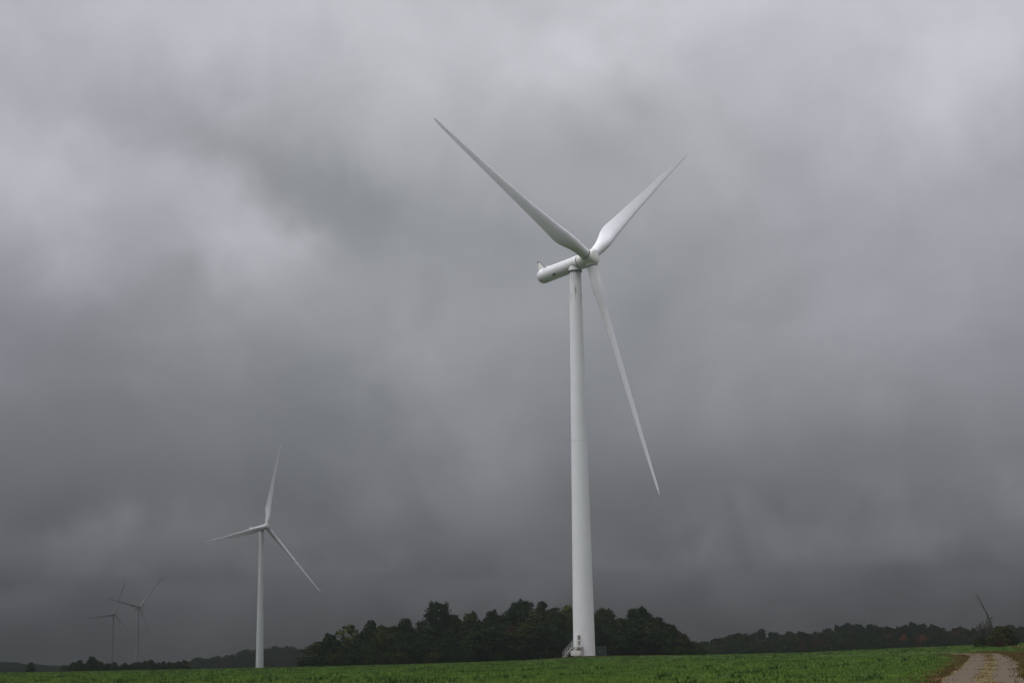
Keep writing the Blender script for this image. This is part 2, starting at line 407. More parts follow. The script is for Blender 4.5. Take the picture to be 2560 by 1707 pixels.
# close the middle of the sheet
gme2 = bpy.data.meshes.new('field_hub')
VIS = ROAD[ROAD[:, 1] < ly + 50]
rd = road_dist(V[:, 0], V[:, 1], VIS)
TX, TY, TZ = 12.80, 313.97, 2.45
pad = np.clip(1.6 - np.hypot((V[:, 0] - TX + 1.0) / 11.5, (V[:, 1] - TY + 3) / 9.5), 0, 1)
soil = np.clip(np.maximum(np.clip(1.15 - np.abs(rd - 1.4) / 1.5, 0, 1) * 0.85, pad), 0, 1)
at_ = gme.attributes.new('soil', 'FLOAT', 'POINT'); at_.data.foreach_set('value', soil.astype(np.float32)[:len(gme.vertices)])
import bmesh
bm = bmesh.new(); bm.from_mesh(gme); bm.verts.ensure_lookup_table()
hub = bm.verts[len(V) - 1]
for j in range(na): bm.faces.new((hub, bm.verts[(j + 1) % na], bm.verts[j])).smooth = True
bmesh.ops.recalc_face_normals(bm, faces=bm.faces)
bm.to_mesh(gme); bm.free()
bpy.data.meshes.remove(gme2)
field = link('field', gme); field['kind'] = 'structure'

# road sheet
def ribbon(c, us, lift):
    t = np.gradient(c, axis=0); t /= np.linalg.norm(t, axis=1)[:, None]; nrm = np.stack([t[:, 1], -t[:, 0]], 1)
    P = c[:, None, :] + nrm[:, None, :] * us[None, :, None]
    z = ground_z(P[..., 0], P[..., 1]) + lift[None, :]
    return np.concatenate([P, z[..., None]], -1)
us = np.linspace(-1.75, 1.75, 15)
lift = 0.05 - 0.03 * np.exp(-((np.abs(us) - 0.95) / 0.35) ** 2)
lift[0] = lift[-1] = 0.012
RB = ribbon(ROAD, us, lift)
nl, nw = RB.shape[:2]
fr = np.array([(i * nw + k, i * nw + k + 1, (i + 1) * nw + k + 1, (i + 1) * nw + k) for i in range(nl - 1) for k in range(nw - 1)])
def road_mat(q, b):
    a = q.n('ShaderNodeAttribute'); a.attribute_name = 'across'
    P_ = q.n('ShaderNodeNewGeometry').outputs['Position']
    n = q.noise(P_, 0.9, 5, 0.6); f = q.noise(P_, 6.0, 4, 0.7); st = q.n('ShaderNodeTexVoronoi'); q.put(st.inputs['Vector'], P_); st.inputs['Scale'].default_value = 9.0
    grav = q.mix(f, (0.060, 0.043, 0.026), (0.112, 0.084, 0.055))
    grav = q.mix(q.m('MULTIPLY', q.maprange(n, 0.5, 0.7, 0, 1), 0.5), grav, (0.075, 0.055, 0.036))
    grav = q.mix(q.m('MULTIPLY', q.maprange(st.outputs[0], 0.0, 0.3, 1, 0), 0.25), grav, (0.15, 0.125, 0.095))
    turf = q.mix(f, (0.065, 0.070, 0.022), (0.155, 0.10, 0.045))
    x = q.m('ABSOLUTE', a.outputs['Fac'])
    w = q.m('ADD', x, q.m('MULTIPLY', q.m('SUBTRACT', n, 0.5), 0.45))
    mid = q.maprange(w, 0.26, 0.42, 1, 0); edge = q.maprange(w, 1.50, 1.70, 0, 1)
    bp = q.n('ShaderNodeBump'); bp.inputs['Strength'].default_value = 0.7; bp.inputs['Distance'].default_value = 0.04
    q.put(bp.inputs['Height'], f); q.put(b.inputs['Normal'], bp.outputs[0])
    return q.mix(q.m('MAXIMUM', mid, edge), grav, turf)
M_ROAD = material('gravel_track', road_mat, 0.95, 0.15)
rme = mesh('gravel_road', RB.reshape(-1, 3), fr, M_ROAD, smooth=True)
ra = rme.attributes.new('across', 'FLOAT', 'POINT'); ra.data.foreach_set('value', np.tile(us, nl).astype(np.float32))
road = link('gravel_road', rme); road['kind'] = 'structure'

# ------------------------------------------------------------------ wind turbines
TILT, CONE, PREB, BR = R(8), 0.03, 1.40, 48.5
TOWER_H = 75.15          # tower top above its foot
def axis_frame():
    """local frame of a turbine: the rotor axis points along local -Y, tilted up"""
    a = Vector((0, -math.cos(TILT), math.sin(TILT))); s = Vector((1, 0, 0)); w = a.cross(Vector((-1, 0, 0)))
    return a, s, w
AX, AS, AWp = axis_frame()
AWv = AX.cross(AS); AWv = AWv if AWv.z > 0 else -AWv
def frame(axis, origin):
    return Matrix.Translation(origin) @ axis.to_track_quat('Z', 'Y').to_matrix().to_4x4()
def blade_mesh(name, seg=28, nst=64, rmin=1.72):
    """along +Z, leading edge towards -X, upwind towards +Y"""
    rs_ = np.concatenate([np.linspace(rmin, 12, 22), np.linspace(13, 46, nst - 32), [46.8, 47.4, 47.8, 48.1, 48.3, 48.42, 48.48, 48.5]])
    V = []
    for r in rs_:
        kk = np.linspace(-2.4, 2.4, 9); kr = np.maximum(r + kk, 0)
        raw = np.where(kr < 10, 2.16 + (3.50 - 2.16) * smooth((kr - 2.8) / 7.2), 3.50 + (0.82 - 3.50) * (np.clip(kr - 10, 0, 99) / 37.0) ** 0.78)
        ch = float((raw * np.exp(-(kk / 1.6) ** 2)).sum() / np.exp(-(kk / 1.6) ** 2).sum())
        if r > 46: ch *= math.sqrt(max(0.0, 1 - ((r - 46) / 2.52) ** 2)) * 0.97 + 0.03
        tc = np.interp(r, [0, 2.8, 6, 10.5, 16, 26, 48.5], [1, 1, .66, .40, .30, .22, .16])
        wc = float(1 - smooth((r - 2.6) / 6.5))                     # 1 = circular root
        le = np.interp(r, [0, 3, 10.5, 20, 48.5], [.5, .5, .32, .30, .28])
        tw = R(np.interp(r, [0, 9, 14, 22, 34, 48.5], [17, 17, 12, 7, 3, 0.5]) + 3.0)
        off = CONE * r + PREB * (r / BR) ** 2
        for k in range(seg):
            th = 2 * math.pi * k / seg
            xc = 0.5 * (1 + math.cos(th))                            # 0 at leading edge, 1 at trailing edge
            yt = 5 * (0.2969 * math.sqrt(xc) - 0.126 * xc - 0.3516 * xc ** 2 + 0.2843 * xc ** 3 - 0.1036 * xc ** 4) * tc
            camb = 0.045 * 4 * xc * (1 - xc)
            ya = (yt if math.sin(th) < 0 else -yt) - camb * (1 - wc) * 0.6
            x1 = (le - xc) * ch; y1 = ya * ch
            x2 = -math.cos(th) * ch / 2 + 0; y2 = -math.sin(th) * ch / 2
            X = x1 * (1 - wc) + x2 * wc; Y = y1 * (1 - wc) + y2 * wc
            c, s = math.cos(tw), math.sin(tw)
            V.append((-(X * c - Y * s), X * s + Y * c + off, r))
    n = len(rs_)
    F = [(i * seg + k, i * seg + (k + 1) % seg, (i + 1) * seg + (k + 1) % seg, (i + 1) * seg + k) for i in range(n - 1) for k in range(seg)]
    F += [tuple(reversed(range(seg))), tuple((n - 1) * seg + k for k in range(seg))]
    bm = bmesh.new(); vv = [bm.verts.new(p) for p in V]; 
    for f in F: bm.faces.new([vv[i] for i in f])
    bmesh.ops.recalc_face_normals(bm, faces=bm.faces)
    me = bpy.data.meshes.new(name); bm.to_mesh(me); bm.free()
    me.polygons.foreach_set('use_smooth', np.ones(len(me.polygons), dtype=bool)); me.set_sharp_from_angle(angle=R(50))
    me.materials.append(M_BLADE)
    return me
BLADE = blade_mesh('blade')
HUB_L = 3.85               # rotor centre ahead of the tower axis
AXZ = 76.72 - 0.0          # height of the nacelle axis over the tower foot, at the tower
def make_turbine(label, loc, yaw, phase, detail=True):
    """yaw: 0 faces -Y, positive turns the rotor towards +X; phase: first blade from straight up"""
    t = thing('wind_turbine', label, 'wind turbine', loc, yaw, 'white three bladed wind turbines')
    m = MB()
    seams = [9.5, 18.6, 32.0, 54.0]
    def tr(h): return 2.10 + (1.17 - 2.10) * h / TOWER_H
    m.lathe([(tr(h), h) for h in np.linspace(-1.0, TOWER_H, 40)], 72)
    m.build('tower', M_TOWER, t, auto=40)
    if detail:
        for h in (4.9, 7.8, 15.7, 28.8, 41.2, 58.0):
            s = MB(); s.lathe([(tr(h) + .004, h - .045), (tr(h) + .022, h - .03), (tr(h) + .022, h + .03), (tr(h) + .004, h + .045)], 72)
            s.build('seam_ring', M_SEAM if h == 41.2 else M_TOWER, t, auto=40)
        s = MB(); s.lathe([(2.16, -0.4), (2.42, -0.4), (2.42, 0.10), (2.16, 0.12)], 64, cap=False); s.build('foundation_ring', M_CONC, t, auto=40)
    s = MB(); s.lathe([(1.19, TOWER_H - .02), (1.38, TOWER_H), (1.38, TOWER_H + .13), (1.22, TOWER_H + .15)], 56); s.build('yaw_ring', M_DARK, t, auto=40)
    s = MB(); s.lathe([(1.36, TOWER_H + .14), (1.36, TOWER_H + .9), (1.25, TOWER_H + 1.5)], 56); s.build('collar', M_WHITE, t, auto=40)
    O = Vector((0, 0, AXZ)) + AX * HUB_L                               # rotor centre
    fr_ = frame(AX, O)
    # nacelle, a long drum with a rounded tail
    RN = 1.47
    prof = [(0.02, -13.15), (0.5, -13.12), (0.95, -13.0), (1.22, -12.78), (1.39, -12.45), (1.46, -12.05), (RN, -11.6)]
    prof += [(RN, x) for x in (-9.0, -6.0, -4.0, -2.75)] + [(RN - .05, -2.66)]
    s = MB(); s.lathe(prof, 64, fr_); nac = s.build('nacelle', M_WHITE, t, auto=35)
    if detail:
        ang = []
        s = MB(); s.lathe([(RN - .1, -2.66), (RN - .09, -2.48)], 56, fr_, cap=False); s.build('rotor_gap', M_DARK, t, auto=40)
        s = MB(); s.lathe([(RN + .002, -11.20), (RN + .014, -11.19), (RN + .014, -11.13), (RN + .002, -11.12)], 64, fr_, cap=False); s.build('panel_seam', M_SEAM, nac, auto=40)
        for sgn in (-1, 1):                                            # the long side joints
            s = MB()
            p = [O + AX * l + AS * (sgn * math.cos(R(33)) * (RN + .004)) + AWv * (math.sin(R(33)) * (RN + .004)) for l in np.linspace(-11.1, -2.8, 12)]
            s.tube(p, 0.024, 6); s.build('panel_seam', M_LOUVRE, nac)
            for l, a_, d in ((-8.5, -40, (0.75, .45)), (-12.0, -46, (0.36, .22))):   # ventilation openings low on the flank
                s = MB(); rr = RN + .012 if l > -11.6 else 1.465
                q = []
                for (u, w_) in ((-1, -1), (1, -1), (1, 1), (-1, 1)):
                    an = R(a_) + w_ * d[1] / 2 / RN
                    q.append(O + AX * (l + u * d[0] / 2) + AS * (sgn * math.cos(an) * rr) + AWv * (math.sin(an) * rr))
                nrm = (AS * (sgn * math.cos(R(a_))) + AWv * math.sin(R(a_)))
                v8 = [p_ - nrm * .05 for p_ in q] + [p_ + nrm * .012 for p_ in q]
                s.add(v8, [(3, 2, 1, 0), (4, 5, 6, 7), (0, 1, 5, 4), (1, 2, 6, 5), (2, 3, 7, 6), (3, 0, 4, 7)])
                s.build('vent', M_DARK, nac)
        # wind-vane fin, rod and crossbar on the tail, and a roof hatch
        def Q(l, lat, h): return O + AX * l + AS * lat + AWv * h
        s = MB()
        wq = 0.20
        v = [Q(-12.95, -wq, 1.1), Q(-11.55, -wq, 1.38), Q(-12.62, -.10, 3.15), Q(-12.98, -.10, 3.15),
             Q(-12.95, wq, 1.1), Q(-11.55, wq, 1.38), Q(-12.62, .10, 3.15), Q(-12.98, .10, 3.15)]
        s.add(v, [(3, 2, 1, 0), (4, 5, 6, 7), (0, 1, 5, 4), (1, 2, 6, 5), (2, 3, 7, 6), (3, 0, 4, 7)])
        s.build('tail_fin', M_IVORY, nac, bevel=.04)
        s = MB(); s.tube([Q(-12.5, 0, 3.22), Q(-11.35, 0, 1.45)], .045, 8); s.tube([Q(-12.55, 0, 3.10), Q(-12.50, 0, 3.30)], .05, 8); s.build('stay_rod', M_DARK, nac)
        s = MB(); s.tube([Q(-13.2, 0, 3.23), Q(-12.45, 0, 3.23)], .06, 8); s.tube([Q(-13.15, 0, 3.2), Q(-13.15, 0, 3.5)], .04, 6)
        s.box(tuple(Q(-13.05, 0, 3.26)), (.30, .30, .16)); s.build('wind_sensor', M_DARK, nac)
        s = MB(); s.lathe([(.55, 0), (.55, .16), (.42, .24)], 24, frame(AWv, Q(-10.6, 0, RN - .06))); s.build('roof_hatch', M_WHITE, nac, auto=40)
    # hub: drum with a flat nose disc and three blade sockets
    s = MB(); s.lathe([(1.2, -2.46), (1.44, -2.44), (1.50, -2.2), (1.55, -1.2), (1.55, 0.6), (1.50, 1.0), (1.38, 1.28), (1.20, 1.42), (1.16, 1.425), (0.02, 1.45)], 64, fr_)
    hub = s.build('hub', M_IVORY, t, auto=35)
    s = MB(); s.lathe([(1.165, 1.43), (1.165, 1.46), (1.10, 1.49), (0.02, 1.50)], 56, fr_); s.build('nose_disc', M_IVORY, hub, auto=35)
    for k in range(3):
        th = phase + k * 2 * math.pi / 3
        d = AWv * math.cos(th) + AS * math.sin(th)
        dd = (d + AX * CONE).normalized()
        # clockwise as seen from the wind: the leading edge leads that way
        lead = AX.cross(d); 
        lead = lead if True else -lead
        f2 = frame(dd, O)
        s = MB(); s.lathe([(1.20, 0.3), (1.20, 1.52), (1.17, 1.58)], 48, f2); s.build('blade_socket', M_IVORY, hub, auto=35)
        s = MB(); s.lathe([(1.10, 1.55), (1.125, 1.58), (1.125, 1.74), (1.09, 1.75)], 48, f2); s.build('bolt_ring', M_DARK, hub, auto=35)
        M3 = Matrix((LEAD(d), AX, d)).transposed().to_4x4()
        b = link('blade', BLADE, t); b.matrix_local = Matrix.Translation(O) @ M3
    return t
def LEAD(d):
    # x axis completing a right-handed frame (x, AX, d): x = AX x d; this is the clockwise side seen from upwind
    return AX.cross(d)
def place_turbine(label, hub, yaw_deg, ph_deg, detail):
    yaw, ph = R(yaw_deg), R(ph_deg)
    c = Vector((math.sin(yaw) * math.cos(TILT), -math.cos(yaw) * math.cos(TILT), math.sin(TILT)))
    foot = Vector(hub) - c * HUB_L - Vector((0, 0, AXZ))
    return make_turbine(label, foot, yaw, ph, detail)
T1 = place_turbine('nearest and largest white wind turbine, standing on the field in front of the dark wood', (15.71, 311.5, 79.71), 49.57, 51.08, True)
T2 = place_turbine('mid-distance white wind turbine left of the wood, one blade level and covering its nacelle', (-133.1, 870, 74.79), 51.93, 16.36, True)
T3 = place_turbine('faint hazy wind turbine, the right and slightly larger of the far pair, nacelle in view', (-458.86, 2000, 74.47), 45.36, 41.59, True)
T4 = place_turbine('faint hazy wind turbine, farthest left and lower of the far pair', (-555.18, 2270, 75.01), 48.97, 21.94, True)

# ---- things at the foot of the nearest turbine
FZ = T1.location.z; FX, FY = T1.location.x, T1.location.y
def foot_pt(px, py, D): p = at(px, py, D); return p
DA = R(-28)   # the door faces the camera, a little to the left
ux, uy = math.sin(DA), -math.cos(DA)            # outward from the tower at the door
tx, ty = math.cos(DA), math.sin(DA)             # to the right along the wall
def DP(lat, out, z): return (FX + ux * out + tx * lat, FY + uy * out + ty * lat, FZ + z)
# door: part of the turbine
T1i = Matrix.Rotation(-T1.rotation_euler.z, 4, 'Z') @ Matrix.Translation(-T1.location)
def local(p): return tuple(T1i @ Vector(p))
def box_at(mb, lat, out, z, d, world=True):
    c = DP(lat, out, z)
    if world: mb.box(c, d, DA)
    else:
        lc = local(c); mb.box(lc, d, DA - T1.rotation_euler.z)
fr1 = MB(); box_at(fr1, 0, 2.04, 3.02, (1.14, .22, 2.5), False); dfr = fr1.build('door_frame', M_WHITE, T1, bevel=.06)
d1 = MB(); box_at(d1, 0, 2.16, 2.98, (.94, .06, 2.26), False); door = d1.build('door', M_CAB, T1, bevel=.02)
for zz_ in (2.46, 3.52):
    v1 = MB(); box_at(v1, 0.03, 2.19, zz_, (.52, .05, .80), False); lv = v1.build('door_louvre', M_LOUVRE, door)
    for k in range(6):
        pass
h1 = MB(); box_at(h1, .40, 2.21, 2.98, (.05, .08, .2), False); h1.build('handle', M_DARK, door)
lamp = MB(); box_at(lamp, 0, 2.10, 4.55, (.34, .26, .20), False); lamp.build('door_lamp', M_WHITE, T1, bevel=.04)
# stairs and landing: stand on the soil in front of the door
st = thing('access_stairs', 'pale steel stairs with handrails leading up to the turbine door', 'stairs', DP(0, 3, 0))
sti = Matrix.Translation(-Vector(st.location))
def sp_(*a): return tuple(sti @ Vector(DP(*a)))
LZ = 1.78
s = MB(); c = sp_(0.0, 2.86, LZ); s.box(c, (1.9, 1.35, .09), DA); s.build('landing', M_GALV, st)
for la, ou in ((-.9, 3.45), (.9, 3.45), (-.9, 2.3), (.9, 2.3)):
    s = MB(); s.tube([sp_(la, ou, -.2), sp_(la, ou, LZ - .05)], .05, 8); s.build('leg', M_GALV, st)
s = MB()
for la, ou in ((.9, 3.48), (.9, 2.25), (-.9, 3.48), (0.0, 3.48)):
    s.tube([sp_(la, ou, LZ), sp_(la, ou, LZ + 1.1)], .032, 6)
for h in (.55, 1.1):
    s.tube([sp_(-.9, 3.48, LZ + h), sp_(.9, 3.48, LZ + h), sp_(.9, 2.25, LZ + h)], .032, 6)
s.build('landing_rail', M_GALV, st)
# flight runs down to the left
for ou in (2.35, 3.35):
    s = MB(); s.tube([sp_(-.95, ou, LZ - .08), sp_(-2.75, ou, -.12)], .085, 6); s.build('stringer', M_GALV, st)
    s = MB()
    for h in (.52, 1.02): s.tube([sp_(-.9, ou, LZ + h), sp_(-2.95, ou, h - .1)], .035, 6)
    for k in (0, .5, 1): s.tube([sp_(-.95 - 1.9 * k, ou, LZ - .1 - 1.85 * k), sp_(-.95 - 1.9 * k, ou, LZ + 1.0 - 1.85 * k)], .032, 6)
    s.build('handrail', M_GALV, st)
for k in range(8):
    s = MB(); s.box(sp_(-1.1 - k * .215, 2.85, LZ - .2 - k * .215), (.26, .98, .045), DA); s.build('step', M_GALV, st)
cb = MB(); cb.box((0, 0, .60), (2.02, .8, .86)); cb.box((0, -.405, .60), (1.9, .03, .74))
cab = thing('equipment_cabinet', 'cream metal cabinet standing beneath the stair landing of the nearest turbine', 'cabinet', DP(.26, 3.02 + .95, 0), DA)
cb.build('housing', M_CAB, cab, bevel=.025)
for la in (-.85, .85):
    s = MB(); s.box((la, 0, 0.0), (.12, .6, .36)); s.build('foot', M_DARK, cab)
# dark green transformer right behind the tower foot
tb = at(1502, 1640, 315.5)
bx = thing('transformer_box', 'dark green transformer box on the right of the nearest tower foot', 'transformer', (tb[0], tb[1], gz(tb[0], tb[1])), R(-12))
s = MB(); s.box((0, 0, .86), (2.1, 1.5, 1.72)); s.build('housing', M_GREENBOX, bx, bevel=.03)
s = MB(); s.box((0, 0, 1.78), (2.24, 1.64, .12)); s.build('lid', M_GREENBOX, bx, bevel=.03)
for la in (-.5, .5):
    s = MB(); s.box((la, -.77, .86), (.94, .04, 1.5)); d_ = s.build('door', M_GREENBOX, bx, bevel=.01)
    s = MB(); s.box((la - math.copysign(.36, la), -.81, .95), (.05, .05, .25)); s.build('handle', M_GALV, d_)
s = MB(); s.box((0, 0, -.05), (2.4, 1.8, .22)); s.build('plinth', M_CONC, bx)

# ------------------------------------------------------------------ trees
def leaves(P, N, size, rg, aspect=0.62):
    """quads at points P facing roughly N"""
    n = len(P); N = N / np.maximum(np.linalg.norm(N, axis=1), 1e-6)[:, None]
    h = rg.normal(size=(n, 3)); a = np.cross(N, h); a /= np.linalg.norm(a, axis=1)[:, None]; b = np.cross(N, a)
    s = size * rg.uniform(0.55, 1.35, n)
    a = a * s[:, None]; b = b * (s * aspect)[:, None]
    V = np.stack([P - a, P - b * .9 + a * .1, P + a, P + b * .9 + a * .1], 1).reshape(-1, 3)
    F = np.arange(n * 4).reshape(n, 4)
    return V, F
def prof(kind, h):
    if kind == 'broad': return np.interp(h, [0, .12, .35, .6, .82, .95, 1], [.55, .8, .98, 1, .78, .42, .15])
    if kind == 'dome': return np.interp(h, [0, .2, .5, .8, 1], [.95, 1, .9, .62, .15])
    if kind == 'column': return np.interp(h, [0, .15, .5, .8, 1], [.85, 1, .95, .66, .12])
    if kind == 'vase': return np.interp(h, [0, .2, .42, .58, .75, .9, 1], [.42, .40, .42, .72, 1, .86, .35])
    if kind == 'tall': return np.interp(h, [0, .25, .5, .7, .88, 1], [.55, .75, .8, 1, .8, .3])
    return np.interp(h, [0, .2, .5, .8, 1], [.5, .8, 1, .75, .2])
TREE_CACHE = {}
def tree_meshes(H, RW, kind, mat, seed, n_leaf=2400, size=.30, sparse=0.0, bare=0.0, low=0.06):
    rg = np.random.default_rng(seed)
    # lobes sit on the envelope, uneven in size
    nl = int(rg.integers(26, 34))
    LC, LR = [], []
    for i in range(nl):
        h = (low + .04 + (0.93 - low) * ((i + rg.random()) / nl)) if i else 0.93
        e = prof(kind, h) * RW
        r = min(RW, H * .3) * rg.uniform(.20, .40) * (0.6 + .4 * prof(kind, h))
        th = i * 2.4 + rg.uniform(-.7, .7); d = max(0, e - r * .75) * rg.uniform(.55, 1.08)
        LC.append((d * math.cos(th), d * math.sin(th), h * H - r * .3)); LR.append((r, r, r * rg.uniform(.7, 1.0)))
    LC = np.array(LC); LR = np.array(LR)
    if sparse: keep = rg.random(nl) > sparse * .4; keep[0] = True; LC, LR = LC[keep], LR[keep]
    wgt = LR[:, 0] ** 2; wgt /= wgt.sum()
    n = int(n_leaf * .62 * (1 - sparse))
    idx = rg.choice(len(LC), n, p=wgt)
    u = rg.normal(size=(n, 3)); u /= np.linalg.norm(u, axis=1)[:, None]
    rad = rg.uniform(0.45, 1.15, n) ** .8
    wob = 1 + .30 * np.sin(u[:, 0] * 5 + idx * 1.7) * np.sin(u[:, 1] * 6 + idx) + .20 * np.sin(u[:, 2] * 9 + idx * 2.3)
    P = LC[idx] + u * LR[idx] * (rad * wob)[:, None]
    N = u + rg.normal(size=(n, 3)) * .55 + np.array([0, 0, .35])
    # the crown between the boughs
    nf = int(n_leaf * .75 * (1 - sparse) ** 2.5)
    hh = rg.uniform(low, .96, nf); th = rg.uniform(0, 2 * math.pi, nf); pr_ = np.array([prof(kind, q) for q in hh])
    lump = 1 + .14 * np.sin(th * 3 + seed + hh * 5) + .10 * np.sin(th * 7 + hh * 17 + seed * 2)
    rr = pr_ * RW * .86 * lump * np.sqrt(rg.uniform(.12, 1, nf))
    Pf = np.stack([rr * np.cos(th), rr * np.sin(th), hh * H * (1 - .05 * (rr / RW) ** 2)], 1)
    P = np.vstack([P, Pf]); N = np.vstack([N, np.stack([np.cos(th), np.sin(th), .5 + 0 * th], 1) + rg.normal(size=(nf, 3)) * .6]); n = len(P)
    # sprays: short leafy shoots that break the outline
    ns = int(250 * (1 - sparse * .5)); si = rg.choice(len(LC), ns, p=wgt); su = rg.normal(size=(ns, 3)); su[:, 2] = np.abs(su[:, 2]) * .9 + .1
    su /= np.linalg.norm(su, axis=1)[:, None]
    for k in range(7):
        f = 0.9 + k * .10
        Pk = LC[si] + su * LR[si] * f + rg.normal(size=(ns, 3)) * .10 * size / .3; P = np.vstack([P, Pk]); N = np.vstack([N, su + rg.normal(size=(ns, 3)) * .9])
    ok = P[:, 2] > 0.1
    P, N = P[ok], N[ok]
    sc_ = np.where(np.arange(len(P)) < n, 1.0, .7)
    V, F = leaves(P, N, size, rg)
    tint = np.clip(rg.normal(.42, .15, len(F)), 0, 1)
    crown = mesh('crown', V, F, mat, tint=tint)
    # trunk and limbs
    mb = MB(); tr_ = max(.12, H * .016)
    lean = rg.normal(size=2) * .03 * H
    mb.tube([(0, 0, -.6), (lean[0] * .2, lean[1] * .2, H * .25), (lean[0] * .6, lean[1] * .6, H * .55), (lean[0], lean[1], H * .86)], [tr_ * 1.25, tr_, tr_ * .65, tr_ * .18], 7)
    for i in range(len(LC)):
        c = LC[i]; z0 = min(c[2] * .62, H * .6); f = z0 / (H * .86)
        s0 = (lean[0] * f, lean[1] * f, z0)
        midp = tuple((np.array(s0) + c) / 2 + np.array([0, 0, -.12 * RW]) + rg.normal(size=3) * .12)
        mb.tube([s0, midp, tuple(c)], [tr_ * .42, tr_ * .26, tr_ * .08], 5, cap=False)
    if bare:
        for i in range(int(60 * bare)):
            c = LC[rg.integers(len(LC))]; d = rg.normal(size=3) * np.array([.45, .45, .2]) + np.array([0, 0, 1.0]); d /= np.linalg.norm(d)
            L = rg.uniform(.8, 1.9) * RW * .75
            p1 = c + d * L * .5 + rg.normal(size=3) * .06; p2 = c + d * L + rg.normal(size=3) * .12
            mb.tube([tuple(c), tuple(p1), tuple(p2)], [.05, .032, .012], 4, cap=False)
    trunk = mesh('trunk', mb.v, mb.f, M_BARK, True)
    return crown, trunk
def plant_tree(name, label, cat, x, y, H, RW, kind, mat, seed, group=None, **kw):
    t = thing(name, label, cat, (x, y, gz(x, y) - .05), 0, group)
    c, k = tree_meshes(H, RW, kind, mat, seed, **kw)
    link('trunk', k, t); link('crown', c, t)
    return t
def tree_px(label, px0, px1, ytop, D, kind, mat, seed, cat='tree', name='tree', group=None, widen=False, **kw):
    p = at((px0 + px1) / 2, ytop, D); zb = gz(p[0], p[1]) - .05
    RW = (px1 - px0) / 2 * D / 4128 * (1.30 if widen else 1.02)
    return plant_tree(name, label, cat, p[0], p[1], max(1.0, (p[2] - zb) * .985), RW, kind, mat, seed, group, **kw)
